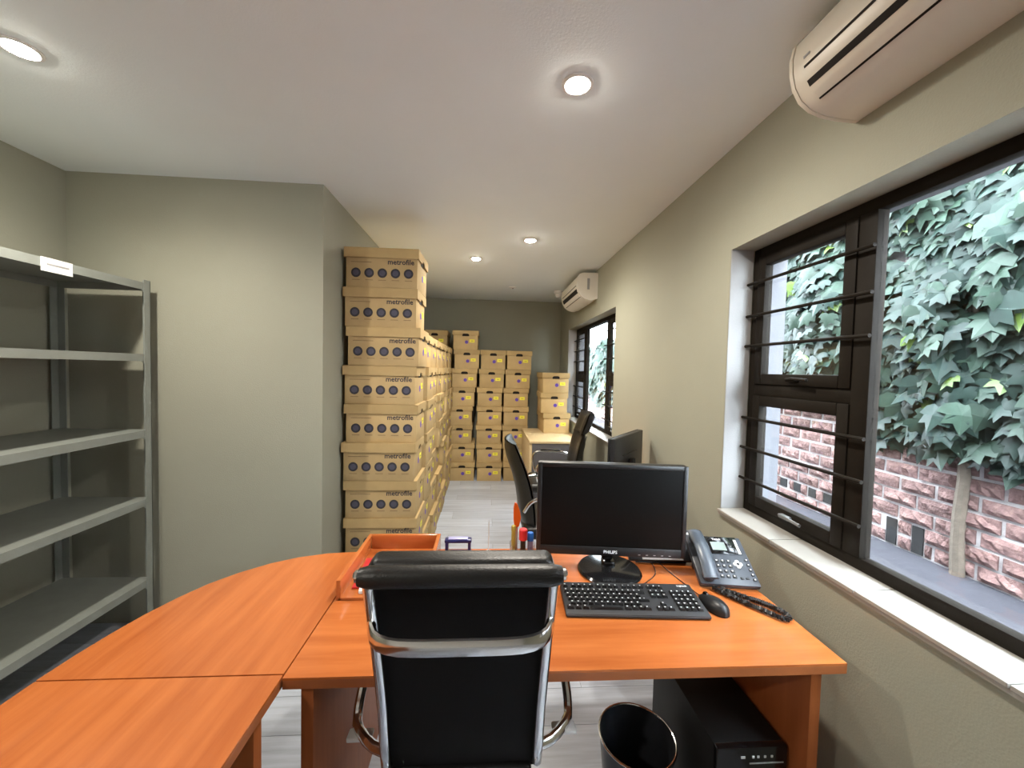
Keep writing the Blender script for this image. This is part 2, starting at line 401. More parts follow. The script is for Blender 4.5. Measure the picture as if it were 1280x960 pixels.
for k in range(7):
    y = rv.uniform(-.6, 2.0); z0 = rv.uniform(.7, 1.2)
    obj('vine', tube(new(), [(-.02, y*.3, z0), (-.03, y*.6, z0+.4), (-.05, y, z0+.9), (-.05, y+.15, z0+1.6)], .007, 6, smooth=1), STEM, ivy)
# ------------------------------------------------------------------ desks
DZ = .75
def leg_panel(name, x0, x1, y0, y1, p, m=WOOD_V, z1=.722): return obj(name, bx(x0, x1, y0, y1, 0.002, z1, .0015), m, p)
desk = thing('desk', 'orange cherry-veneer desk with monitor and phone on it', 'desk', (.243, 1.255, 0))
ox, oy = .243, 1.255
def top(poly, p, ox, oy, m, eb=True):
    obj('top', prism(new(), [(x-ox, y-oy) for x, y in poly], DZ-.006, DZ), m, p)
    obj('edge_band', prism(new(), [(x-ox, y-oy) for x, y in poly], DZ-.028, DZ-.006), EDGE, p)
top([(-.474, .926), (.961, .923), (.961, 1.585), (-.474, 1.585)], desk, ox, oy, WOOD_X)
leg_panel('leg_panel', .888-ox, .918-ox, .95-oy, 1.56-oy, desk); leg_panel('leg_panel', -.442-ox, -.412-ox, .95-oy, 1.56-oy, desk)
dr = thing('return_desk', 'orange veneer desk wing at the lower left edge of the photo', 'desk', (-.77, .1, 0)); ox, oy = -.77, .1
top([(-1.06, -.75), (-.478, -.75), (-.478, .936), (-1.035, .936)], dr, ox, oy, WOOD_Y)
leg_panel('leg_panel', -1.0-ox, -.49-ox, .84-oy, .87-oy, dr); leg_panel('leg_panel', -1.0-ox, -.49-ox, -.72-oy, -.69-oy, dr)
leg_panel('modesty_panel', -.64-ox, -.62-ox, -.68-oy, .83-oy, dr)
dc = thing('corner_desk', 'orange veneer corner desk piece with a rounded outer edge', 'desk', (-.75, 1.2, 0)); ox, oy = -.75, 1.2
cv = [(-.478, .940), (-.478, 1.566), (-.514, 1.566), (-.62, 1.556), (-.72, 1.525), (-.80, 1.48), (-.874, 1.415), (-.93, 1.345), (-.97, 1.265), (-1.0, 1.18), (-1.018, 1.10), (-1.03, 1.02), (-1.036, .940)]
top(cv, dc, ox, oy, WOOD_Y)
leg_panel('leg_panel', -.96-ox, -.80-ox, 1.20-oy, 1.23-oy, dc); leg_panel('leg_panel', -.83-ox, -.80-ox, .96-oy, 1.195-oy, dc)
# ------------------------------------------------------------------ front office chair
ch = thing('office_chair', 'black high-back office chair with chrome frame in front of the desk', 'chair', (-.041, 1.03, 0))
def by(z):   # back line, local y for height z
    pts = [(.44, -.08), (.525, -.105), (.575, -.119), (.695, -.142), (.806, -.174), (.917, -.211), (1.0375, -.255), (1.093, -.275), (1.16, -.281)]
    for (a, b), (c, d) in zip(pts, pts[1:]):
        if z <= c: return b+(d-b)*(z-a)/(c-a)
    return pts[-1][1]
def sheet(b, y_off, th, xw, z0, z1, nu=14, nv=16):
    def mk(sg):
        def fn(u, v):
            x = -xw+2*xw*u; z = z0+(z1-z0)*v
            return (x, by(z)+y_off+sg*th*(min(1, 6*min(u, 1-u, v, 1-v)+.15)), z)
        return fn
    grid(b, mk(-1), nu, nv); grid(b, mk(1), nu, nv); return b
obj('backrest', sheet(new(), .016, .010, .190, .48, 1.09), MESHF, ch)
for k in range(4): obj('back_cushion', sheet(new(), .036, .012, .172, .52+k*.135, .52+k*.135+.132, 12, 5), LEATH, ch)
for s in (-1, 1):
    pts = [(s*.186, by(z), z) for z in (1.095, 1.03, .97, .92, .86, .806, .75, .695, .62, .575, .52)]+[(s*.186, -.05, .475), (s*.186, .0, .455), (s*.186, .22, .45)]
    obj('side_frame', tube(new(), pts, .0125, 12, ry=.012, ref=(1, 0, 0)), CHROME, ch)
    obj('end_cap', lathe(new(), [(0, 0), (.012, 0), (.012, .012), (.007, .016), (0, .016)], (s*.196, by(1.089), 1.089), 14, Matrix.Rotation(s*PI/2, 4, 'Y')), CHROME, ch)
b = new(); n = 20
obj('top_roll', tube(b, [(-.2005+.401*k/n, by(1.089)-.004-.003*math.sin(PI*k/n), 1.089+.002*math.sin(PI*k/n)) for k in range(n+1)], [.017]+[.0215]*(n-1)+[.017], 14), LEATH, ch)
hc = obj('headrest_cushion', box(new(), (0, by(1.1)+.038, 1.096), (.376, .055, .038), .018, (.12, 0, 0), 4), LEATH, ch)
obj('cushion_seam', tube(new(), [(-.1885, by(1.1)+.038, 1.100), (.1885, by(1.1)+.038, 1.100)], .029, 8, ry=.003, ref=(0, 1, 0)), LEATH, hc)
zb_ = .955; yb_ = by(zb_)
pts = [(-.186, yb_-.004, zb_+.014), (-.186, yb_-.020, zb_+.010), (-.172, yb_-.045, zb_), (-.135, yb_-.058, zb_-.004)]+[(x, yb_-.061, zb_-.005) for x in (-.085, 0, .085)]+[(.135, yb_-.058, zb_-.004), (.172, yb_-.045, zb_), (.186, yb_-.020, zb_+.010), (.186, yb_-.004, zb_+.014)]
obj('lumbar_bar', tube(new(), pts, .0185, 12, ry=.009, smooth=1, ref=(0, 0, 1)), CHROME, ch)
for s in (-1, 1):
    arm = obj('armrest', tube(new(), [(s*.186, -.112, .565), (s*.23, -.095, .568), (s*.275, -.05, .572), (s*.282, -.02, .585), (s*.280, -.005, .62), (s*.272, .02, .665), (s*.270, .07, .682), (s*.270, .18, .682), (s*.265, .215, .65), (s*.235, .22, .55), (s*.190, .21, .455)], .012, 10, ry=.015, smooth=1, ref=(1, 0, 0)), CHROME, ch)
    obj('arm_pad', box(new(), (s*.270, .09, .700), (.046, .19, .022), .009, None, 3), LEATH, arm)
    obj('arm_bracket', box(new(), (s*.262, -.062, .561), (.062, .03, .012), .003), SILV, arm)
for k in range(4): obj('seat_cushion', box(new(), (0, -.045+k*.113, .470), (.352, .115, .05), .018, None, 3), LEATH, ch)
obj('gas_column', lathe(new(), [(0, .10), (.03, .10), (.03, .28), (.018, .28), (.018, .425), (.09, .425), (.09, .444), (0, .444)], (0, .10, 0), 16), CHROME, ch)
for k in range(5):
    a = k*2*PI/5+.3; ca, sa = math.cos(a), math.sin(a)
    l = obj('base_leg', tube(new(), [(.02*ca, .10+.02*sa, .115), (.16*ca, .10+.16*sa, .10), (.28*ca, .10+.28*sa, .075)], [.022, .018, .013], 8), CHROME, ch)
    obj('caster', lathe(new(), [(0, -.018), (.02, -.018), (.028, -.01), (.028, .01), (.02, .018), (0, .018)], (.28*ca, .10+.28*sa, .028), 14, Matrix.Rotation(PI/2, 4, 'X')), BLACKP, l)
# ------------------------------------------------------------------ things on the main desk
mon = thing('monitor', 'black flat monitor with switched-off screen on the orange desk', 'monitor', (.475, 1.392, DZ), math.radians(-6))
def mk_monitor(p, wd, h0, h1, logo=True):
    bz = new(); y = .0
    t = .016
    obj('housing', box(new(), (0, .022, (h0+h1)/2), (wd, .034, h1-h0), .007), BLACKP, p)
    f = new()
    for a in (((-wd/2, -wd/2+t), (h0, h1)), ((wd/2-t, wd/2), (h0, h1)), ((-wd/2+t, wd/2-t), (h1-t, h1)), ((-wd/2+t, wd/2-t), (h0, h0+.032))):
        bx(a[0][0], a[0][1], -.004, .006, a[1][0], a[1][1], .002, f)
    bez = obj('bezel', f, BLACKP, p)
    obj('screen', bx(-wd/2+t, wd/2-t, .0, .006, h0+.032, h1-t), SCREEN, p)
    if logo:
        tb = text_bm('PHILIPS', .016, .0003, 'CENTER'); bmesh.ops.transform(tb, matrix=Matrix.Translation((0, -.0046, h0+.010)) @ Matrix.Rotation(PI/2, 4, 'X'), verts=tb.verts)
        obj('lettering', tb, WPRINT, bez)
        b = new()
        for k in range(5): box(b, (wd/2-.17+k*.028, -.0045, h0+.009), (.008, .001, .002))
        obj('button_marks', b, GREYPR, bez)
    nk = new(); tube(nk, [(0, .055, .01), (0, .055, .10), (0, .045, (h0+h1)/2)], .022, 12, ry=.03); obj('neck', nk, GLOSSB, p)
    box(bz, (0, .03, .02), (.05, .05, .03), .012); obj('neck_foot', bz, GLOSSB, p)
    obj('base', lathe(new(), [(0, .001), (.112, .001), (.118, .006), (.112, .013), (.03, .02), (0, .02)], (0, .005, 0), 40), GLOSSB, p)
mk_monitor(mon, .555, .062, .408)
kb = thing('keyboard', 'black full-size keyboard lying in front of the monitor', 'keyboard', (.482, 1.192, DZ), math.radians(-3.4))
b = new(); prism(b, [(-.078, .003), (.078, .003), (.078, .026), (.07, .029), (-.066, .016), (-.078, .012)], -.222, .222, 'x'); bmesh.ops.bevel(b, geom=b.edges[:], offset=.002, segments=2, affect='EDGES')
kbb = obj('body', b, KEYM, kb)
def kz(y): return .0175+(y+.066)*(.029-.016)/.136
kk = new(); pr = new()
def key(x, y, wk=.0165, dk=.0155):
    z = kz(y); b2 = bmesh.new(); bmesh.ops.create_cube(b2, size=1)
    for v in b2.verts:
        f = .78 if v.co.z > 0 else 1
        v.co = Vector((v.co.x*wk*f, v.co.y*dk*f, v.co.z*.007))
    merge(kk, b2, Matrix.Translation((x, y, z+.002)))
    box(pr, (x-wk*.12, y+dk*.12, z+.0056), (min(wk, .0165)*.26, dk*.24, .0006))
for rr, (y, x0, cnt) in enumerate(((.024, -.208, 13), (.005, -.204, 13), (-.014, -.200, 13), (-.033, -.195, 12))):
    for k in range(cnt): key(x0+k*.0188, y)
for k in range(13): key(-.208+k*.0195+(.008 if k > 0 else 0)+(.006 if k > 4 else 0)+(.006 if k > 8 else 0), .049, .0155, .013)
for x, wk in ((-.205, .022), (-.181, .018), (-.158, .02), (-.092, .105), (-.026, .02), (-.004, .018), (.017, .018), (.036, .02)): key(x, -.052, wk)
for x in (.036, .04): key(x, .024 if x < .04 else -.014, .026)
for i in range(3):
    key(.073+i*.0188, .024); key(.073+i*.0188, .005); key(.073+i*.0188, .049, .0155, .013)
for x, y in ((.073, -.052), (.0918, -.052), (.1106, -.052), (.0918, -.033)): key(x, y)
for i in range(4):
    for y in (.024, .005, -.014, -.033, -.052): key(.142+i*.0188, y)
o = obj('keys', kk, GLOSSB if False else BLACKP, kbb); o['kind'] = 'stuff'
for x in (-.0,): pass
o = obj('key_print', pr, WPRINT, kbb); o['kind'] = 'stuff'
tb = text_bm('logitech', .011); bmesh.ops.transform(tb, matrix=Matrix.Translation((.172, .056, kz(.056)+.0005)), verts=tb.verts); obj('lettering', tb, WPRINT, kbb)
ms = thing('computer_mouse', 'black computer mouse right of the keyboard', 'mouse', (.742, 1.165, DZ), math.radians(14))
b = new()
def mfn(u, v):
    a = u*2*PI; rr = math.sin(v*PI/2)
    return (.031*rr*math.cos(a)*(1-.12*math.sin(a)), .057*rr*math.sin(a), .004+.032*math.cos(v*PI/2)**.8*(1-.25*math.sin(a)*rr))
grid(b, mfn, 24, 8); bmesh.ops.remove_doubles(b, verts=b.verts, dist=1e-5)
mb = obj('shell', b, BLACKP, ms); obj('base', lathe(new(), [(0, 0), (1, 0), (1, .0045), (0, .0045)], (0, 0, 0), 24, Matrix.Diagonal((.030, .055, 1, 1))), GLOSSB, ms)
obj('scroll_wheel', lathe(new(), [(0, -.004), (.009, -.004), (.009, .004), (0, .004)], (0, .032, .026), 12, Matrix.Rotation(PI/2, 4, 'Y')), GLOSSB, ms)
# cables
cb = obj('mouse_cable', tube(new(), [(.732, 1.222, DZ+.006), (.728, 1.26, DZ+.002), (.715, 1.32, DZ+.002), (.70, 1.40, DZ+.002), (.69, 1.52, DZ+.002)], .0018, 6, smooth=2), CABLE); tag(cb, 'thin dark cable running back from the mouse', 'cable')
cb = obj('keyboard_cable', tube(new(), [(.55, 1.275, DZ+.008), (.565, 1.30, DZ+.002), (.63, 1.35, DZ+.002), (.66, 1.40, DZ+.002), (.67, 1.52, DZ+.002)], .0018, 6, smooth=2), CABLE); tag(cb, 'thin dark cable running back from the keyboard', 'cable')
# phone
ph = thing('desk_phone', 'slate grey desk phone with handset and small display on the desk', 'telephone', (.763, 1.277, DZ), math.radians(-8))
TA = math.atan2(.10, .165)
PM = Matrix.Translation((0, 0, .012)) @ Matrix.Rotation(TA, 4, 'X')
def pob(name, bm, m, par=None):
    bmesh.ops.transform(bm, matrix=PM, verts=bm.verts); return obj(name, bm, m, par or ph)
pd = .193
body = pob('body', bx(0, .205, 0, pd, -.012, 0.010, .005), PHONE)
b = new(); prism(b, [(.05, .0), (.155, .0), (.155, .075), (.05, .006)], .03, .18, 'x'); obj('stand', b, PHONE, ph)
pob('display_surround', bx(.068, .186, .118, pd-.003, .010, .0135, .0015), GLOSSB, body)
pob('display', bx(.085, .137, .132, .166, .0135, .0145), LCD, body)
pob('silver_trim', bx(.174, .184, .119, .180, .0134, .0145, .0004), SILV, body)
tb = text_bm('Yealink', .011); bmesh.ops.transform(tb, matrix=Matrix.Translation((.096, .175, .0138)), verts=tb.verts); pob('lettering', tb, WPRINT, body)
b = new(); c2 = new()
for i in range(3):
    for j in range(4):
        box(b, (.084+i*.021, .030+j*.0195, .0115), (.014, .011, .004), .002); box(c2, (.083+i*.021, .032+j*.0195, .0137), (.005, .004, .0006))
for j in range(5): box(b, (.191, .022+j*.0185, .0115), (.011, .009, .004), .002); box(c2, (.191, .023+j*.0185, .0137), (.005, .004, .0006))
for x in (.150, .168): box(b, (x, .026, .0115), (.012, .008, .004), .002)
o = pob('keys', b, BLACKP, body); o['kind'] = 'stuff'; o = pob('key_print', c2, WPRINT, body); o['kind'] = 'stuff'
b = new()
for dx, dy in ((.009, 0), (-.009, 0), (0, .009), (0, -.009)): lathe(b, [(0, .010), (.0075, .010), (.007, .0135), (0, .014)], (.155+dx, .079+dy, 0), 14)
pob('navigation_pad', b, WPRINT, body); pob('ok_key', lathe(new(), [(0, .010), (.0055, .010), (.005, .015), (0, .0155)], (.155, .079, 0), 12), BLACKP, body)
b = new()
tube(b, [(.033, .008, .030), (.033, .03, .036), (.033, .07, .046), (.033, .115, .047), (.033, .165, .037), (.033, .195, .030)], .0125, 14, ry=.026, smooth=2, ref=(0, 0, 1))
hs = pob('handset', b, PHONE2)
b = new(); lathe(b, [(0, .010), (.022, .010), (.024, .028), (0, .03)], (.033, .028, 0), 16); lathe(b, [(0, .010), (.022, .010), (.024, .028), (0, .03)], (.033, .175, 0), 16); pob('ear_cups', b, PHONE, hs)
# coiled cord in world points on the desk plane, placed relative to the phone
cpts = [(.800, 1.262), (.815, 1.235), (.835, 1.205), (.862, 1.165), (.895, 1.125), (.915, 1.095), (.935, 1.085), (.948, 1.10), (.945, 1.125), (.925, 1.16), (.895, 1.19), (.865, 1.215), (.838, 1.24), (.825, 1.258)]
cp = [Vector((x, y, DZ+.010)) for x, y in cpts]
for _ in range(3):
    q = [cp[0]]
    for a, c in zip(cp, cp[1:]): q += [a*.75+c*.25, a*.25+c*.75]
    cp = q+[cp[-1]]
IM = (Matrix.Translation((.763, 1.277, DZ)) @ Matrix.Rotation(math.radians(-8), 4, 'Z')).inverted()
hel = []; d = 0; 
for i in range(len(cp)-1):
    t = (cp[i+1]-cp[i]); l = t.length; t.normalize(); sd = Vector((-t.y, t.x, 0))
    st = max(1, int(l/.0011))
    for k in range(st):
        a = (d+l*k/st)/.0052*2*PI; p = cp[i].lerp(cp[i+1], k/st)
        hel.append(IM @ (p+sd*.0062*math.cos(a)+Vector((0, 0, .0062*math.sin(a)))))
    d += l
obj('coiled_cord', tube(new(), hel, .0029, 5), BLACKP, ph)
# device behind monitor
dv = thing('keypad_device', 'black device with white keys half hidden behind the monitor', 'keypad', (.725, 1.472, DZ), math.radians(-4))
TM = Matrix.Translation((0, -.03, .012)) @ Matrix.Rotation(math.radians(50), 4, 'X')
b = bx(-.15, .115, 0, .12, -.012, .012, .004); bmesh.ops.transform(b, matrix=TM, verts=b.verts); db = obj('body', b, BLACKP, dv)
b = new()
for j in range(5): box(b, (.102, .02+.021*j, .0135), (.013, .009, .003), .001)
bmesh.ops.transform(b, matrix=TM, verts=b.verts); obj('keys', b, WPRINT, db)
b = bx(-.10, .06, .002, .012, .012, .0135, .0005); bmesh.ops.transform(b, matrix=TM, verts=b.verts); obj('silver_strip', b, SILV, db)
obj('stand', prism(new(), [(-.02, .0), (.06, .0), (.045, .085), (.03, .07)], -.12, .08, 'x'), BLACKP, dv)
# tray
tr_ = thing('letter_tray', 'orange veneer letter tray with open front on the desk', 'tray', (-.322, 1.41, DZ))
W2_, D2 = .138, .175
obj('bottom', bx(-W2_, W2_, -D2, D2, .001, .009), WOOD_X, tr_)
for s in (-1, 1): obj('side', bx(s*W2_-.007, s*W2_+.007, -D2, D2, .0, .066, .001), WOOD_Y, tr_)
obj('back', bx(-W2_+.007, W2_-.007, D2-.014, D2, .009, .066, .001), WOOD_X, tr_)
o = obj('red_card', bx(-.11, .10, -.12, .08, 0, .006, .001), REDC, None, loc=(-.332, 1.41, DZ+.0095), rot=(0, 0, .06)); tag(o, 'red card lying in the letter tray', 'card')
o = obj('folded_paper', box(new(), (0, 0, .0055), (.06, .035, .011), .003), PAPER, None, loc=(-.377, 1.275, DZ+.0095), rot=(0, 0, .2)); tag(o, 'small white folded paper at front of letter tray', 'paper')
# hole punch
hp = thing('hole_punch', 'navy blue hole punch with arched lever beside the letter tray', 'hole punch', (-.102, 1.535, DZ))
obj('base', box(new(), (0, 0, .006), (.11, .05, .010), .003), NAVY, hp)
for s in (-1, 1): obj('upright', box(new(), (s*.045, 0, .036), (.012, .03, .052), .003), NAVY, hp)
lv = obj('lever', box(new(), (0, -.002, .061), (.108, .034, .014), .005), NAVY, hp); obj('lever_top', box(new(), (0, -.002, .0690), (.078, .024, .004), .0015), LILAC, lv)
sp = thing('paper_spike', 'thin metal paper spike on a round base behind the chair', 'paper spike', (.02, 1.535, DZ))
obj('base', lathe(new(), [(0, 0), (.032, 0), (.032, .004), (.008, .008), (0, .009)], n=24), PAPER, sp); obj('spike', lathe(new(), [(.0016, .007), (.0014, .13), (0, .145)], n=8), SILV, sp)
# pens in a clear cup
cup = thing('pen_cup', 'clear plastic cup holding markers at the back of the desk', 'cup', (.155, 1.505, DZ))
obj('wall', lathe(new(), [(0, .001), (.05, .001), (.052, .062), (.0495, .062), (.0475, .005), (0, .005)], n=28), CLEAR, cup)
def pen(name, label, x, y, h, r, mb, mc, hc, rc=None, cat='marker'):
    t = thing(name, label, cat, (x, y, DZ+.0055))
    obj('barrel', lathe(new(), [(0, 0), (r*.9, 0), (r, .004), (r, h-hc), (0, h-hc)], n=14), mb, t)
    rc = rc or r*1.12
    obj('cap', lathe(new(), [(0, h-hc), (rc, h-hc), (rc, h-.004), (rc*.8, h), (0, h)], n=14), mc, t); return t
pen('highlighter', 'olive yellow marker standing leftmost in the clear pen cup', .118, 1.50, .128, .0085, OLIVE, OLIVE, .02)
pen('marker', 'marker with red cap standing in the clear pen cup', .155, 1.482, .122, .0105, BLACKP, REDP, .042, .0165)
pen('marker', 'marker with blue cap standing in the clear pen cup', .186, 1.50, .100, .0115, LILAC, BLUEP, .032, .013)
sc = thing('craft_knife', 'tool with orange handle standing tall in the pen cup', 'knife', (.131, 1.528, DZ+.0055))
obj('blade_holder', box(new(), (0, 0, .062), (.012, .006, .122), .001), SILV, sc)
b = new(); prism(b, [(-.008, .112), (.010, .112), (.018, .15), (.013, .175), (.002, .205), (-.008, .212), (-.013, .19), (-.012, .14)], -.006, .006, 'y'); bmesh.ops.bevel(b, geom=b.edges[:], offset=.002, segments=2, affect='EDGES'); obj('handle', b, ORAP, sc)
# ------------------------------------------------------------------ under the desk
bn = thing('waste_bin', 'round dark wire-mesh waste bin under the desk', 'bin', (.52, 1.20, 0))
obj('wall', lathe(new(), [(0, .002), (.092, .002), (.121, .298), (.119, .298), (.090, .006), (0, .006)], n=40), BINM, bn)
b = new(); n = 40; tube(b, [(.122*math.cos(2*PI*k/n), .122*math.sin(2*PI*k/n), .30) for k in range(n+1)], .0035, 8); obj('rim', b, CHROME, bn)
pc = thing('computer_tower', 'black computer tower under the right end of the desk', 'computer', (.772, 1.21, 0))
TOWER = mat('matte_black_steel', (.007, .007, .007), .6, var=.1, spec=.3)
obj('case', bx(-.104, .104, -.19, .20, .012, .448, .004), TOWER, pc)
fp = obj('front_panel', bx(-.104, .104, -.212, -.19, .012, .452, .006), GLOSSB, pc)
b = new()
for k, x in enumerate((-.03, .0, .015, .035, .055)): box(b, (x, -.2125, .425), (.012 if k == 0 else .006, .002, .006))
obj('ports', b, SILV, fp); obj('trim_line', bx(-.01, .09, -.2135, -.2115, .405, .408), GREYPR, fp)
for s in (-1, 1):
    for t in (-1, 1): obj('foot', lathe(new(), [(0, 0), (.014, 0), (.012, .013), (0, .013)], (s*.08, t*.15, 0), 12), BLACKP, pc)
# ------------------------------------------------------------------ steel shelving on the left
sh = thing('steel_shelving', 'empty grey steel shelving unit along the left wall', 'shelf', (-2.07, 1.35, 0))
sx0, sx1, sy0, sy1 = -2.30+2.07, -1.83+2.07, .42-1.35, 2.22-1.35
for x in (sx0, sx1):
    for y in (sy0, sy1):
        b = new(); dx = .038 if x == sx0 else -.038; dy = .038 if y == sy0 else -.038
        bx(min(x, x+dx), max(x, x+dx), min(y, y+math.copysign(.003, dy)), max(y, y+math.copysign(.003, dy)), .001, 1.935, bm=b); bx(min(x, x+math.copysign(.003, dx)), max(x, x+math.copysign(.003, dx)), min(y, y+dy), max(y, y+dy), .001, 1.935, bm=b)
        obj('post', b, STEEL, sh)
for z in (1.92, 1.54, 1.13, .755, .307):
    b = bx(sx0+.004, sx1-.004, sy0+.004, sy1-.004, z-.003, z); 
    bx(sx1-.008, sx1-.004, sy0+.004, sy1-.004, z-.038, z-.003, bm=b); bx(sx0+.004, sx0+.008, sy0+.004, sy1-.004, z-.038, z-.003, bm=b)
    bx(sx0+.008, sx1-.008, sy1-.008, sy1-.004, z-.038, z-.003, bm=b); bx(sx0+.008, sx1-.008, sy0+.004, sy0+.008, z-.038, z-.003, bm=b)
    s_ = obj('shelf_board', b, STEEL, sh)
    if z > 1.9:
        pl = obj('label_plate', bx(sx1-.003, sx1, 1.71-1.35, 1.83-1.35, z-.055, z+.002), PAPER, s_); pl['label'] = 'white paper label'
        obj('label_line', bx(sx1, sx1+.0006, 1.73-1.35, 1.815-1.35, z-.028, z-.021), GREYPR, s_)
    b = new()
    for y, s in ((sy1-.004, -1), (sy0+.004, 1)): prism(b, [(y, z-.038), (y+s*.045, z-.038), (y, z-.085)], sx1-.0075, sx1-.0045, 'x')
    obj('gusset', b, STEEL, s_)
# ------------------------------------------------------------------ air conditioners
PROF = [(0, .275), (.15, .275), (.185, .262), (.205, .235), (.213, .19), (.210, .14), (.198, .095), (.172, .052), (.135, .022), (.09, .008), (.055, .004), (.03, .016), (0, .022)]
PROF_NEAR = [(0, .275), (.15, .275), (.185, .265), (.207, .24), (.215, .20), (.213, .16), (.203, .12), (.182, .085), (.15, .062), (.11, .049), (.06, .043), (.03, .042), (0, .042)]
def along(s0, s1, n=8):
    pr = CURP[1:12]; Ls = [0]
    for a, b_ in zip(pr, pr[1:]): Ls.append(Ls[-1]+math.dist(a, b_))
    out = []
    for k in range(n+1):
        s = (s0+(s1-s0)*k/n)*Ls[-1]
        for i in range(len(pr)-1):
            if s <= Ls[i+1]+1e-9:
                t = (s-Ls[i])/(Ls[i+1]-Ls[i]); a, b_ = pr[i], pr[i+1]
                p = (a[0]+(b_[0]-a[0])*t, a[1]+(b_[1]-a[1])*t); nn = (-(b_[1]-a[1]), (b_[0]-a[0])); l = math.hypot(*nn); nn = (-nn[0]/l, -nn[1]/l) if False else (nn[0]/l, nn[1]/l)
                out.append((p, nn)); break
    return out
def strip(s0, s1, y0, y1, off, m, name, par):
    pts = along(s0, s1); b = new()
    outer = [(-(p[0]+off*n[0]), p[1]+off*n[1]) for p, n in pts]; inner = [(-(p[0]-.004*n[0]), p[1]-.004*n[1]) for p, n in pts]
    prism(b, outer+inner[::-1], y0, y1, 'y'); return obj(name, b, m, par)
def ac(label, yf, ln, z, m, logo=False, prof=PROF):
    global CURP
    CURP = prof
    a = thing('air_conditioner', label, 'air conditioner', (XR, yf, z), 0)
    body = obj('body', prism(new(), [(-u, v) for u, v in prof], -ln+.012, -.012, 'y'), m, a)
    for y0, y1 in ((-ln, -ln+.012), (-.012, 0)): obj('end_cap', prism(new(), [(-u*1.012, .1375+(v-.1375)*1.012) for u, v in prof], y0, y1, 'y'), m, a)
    e0, e1 = -ln+.05, -.05
    strip(.16, .168, -ln+.012, -.012, .0012, GREYPR, 'panel_seam', body)
    strip(.395 if logo else .36, .41 if logo else .375, e0, e1, .002, HOLE, 'front_slot', body)
    strip(.50 if logo else .44, .545, e0, e1, .002, HOLE, 'air_outlet', body)
    strip(.55, .645, e0+.005, e1-.005, .005, m, 'louvre', body)
    strip(.65, .663, e0, e1, .002, HOLE, 'outlet_gap', body)
    if logo: strip(.33, .345, e1-.02, e1, .002, GREYPR, 'brand_mark', body)
    return a
ac('large ivory wall air conditioner above the near window', 1.115, .92, 2.225, ACM, True, PROF_NEAR)
a2 = ac('small white wall air conditioner above the far window', 4.62, .80, 2.215, ACM2)
obj('side_vent', bx(-.11, -.085, -.8055, -.80, .11, .22, .002), GREYPR, a2)
# ------------------------------------------------------------------ ceiling fittings
def downlight(x, y, label):
    d = thing('downlight', label, 'light', (x, y, H), 0, 'recessed ceiling downlights')
    obj('trim_ring', lathe(new(), [(.040, 0), (.056, 0), (.055, -.004), (.045, -.007), (.040, -.005)], n=32), TRIM, d)
    obj('lens', lathe(new(), [(.040, -.003), (.036, -.009), (.02, -.012), (0, -.013)], n=24), LENS, d)
    ld = bpy.data.lights.new('downlight_beam', 'SPOT'); ld.energy = SPOT; ld.color = (1.0, .93, .82); ld.spot_size = math.radians(165); ld.spot_blend = 1.0; ld.shadow_soft_size = .04
    lo = bpy.data.objects.new('downlight_beam', ld); COL.objects.link(lo); lo.parent = d; lo.location = (0, 0, -.055)
downlight(.302, 1.397, 'glowing downlight in ceiling above the desk, brightest and largest in view')
downlight(.319, 3.056, 'glowing downlight, right one of the distant pair of ceiling lights')
downlight(-.125, 3.624, 'glowing downlight, left one of the distant pair of ceiling lights')
downlight(-1.569, 1.417, 'glowing downlight at the top left corner above the steel shelving')
downlight(-1.569, -.75, 'glowing downlight behind the camera on the shelving side')
dm = thing('motion_sensor', 'white dome sensor on ceiling beside the far air conditioner', 'sensor', (.90, 4.95, H))
obj('base', lathe(new(), [(0, 0), (.06, 0), (.06, -.03), (.05, -.038), (0, -.038)], n=24), TRIM, dm); obj('dome', lathe(new(), [(.042, -.037), (.040, -.06), (.028, -.078), (0, -.085)], n=24), TRIM, dm)
sd = thing('ceiling_sensor', 'small flat sensor disc on the far ceiling', 'sensor', (.296, 4.80, H)); obj('plate', lathe(new(), [(0, 0), (.05, 0), (.048, -.008), (.02, -.012), (0, -.012)], n=24), TRIM, sd)
obj('probe', lathe(new(), [(0, -.011), (.012, -.011), (.010, -.02), (0, -.02)], n=12), GREYPR, sd)
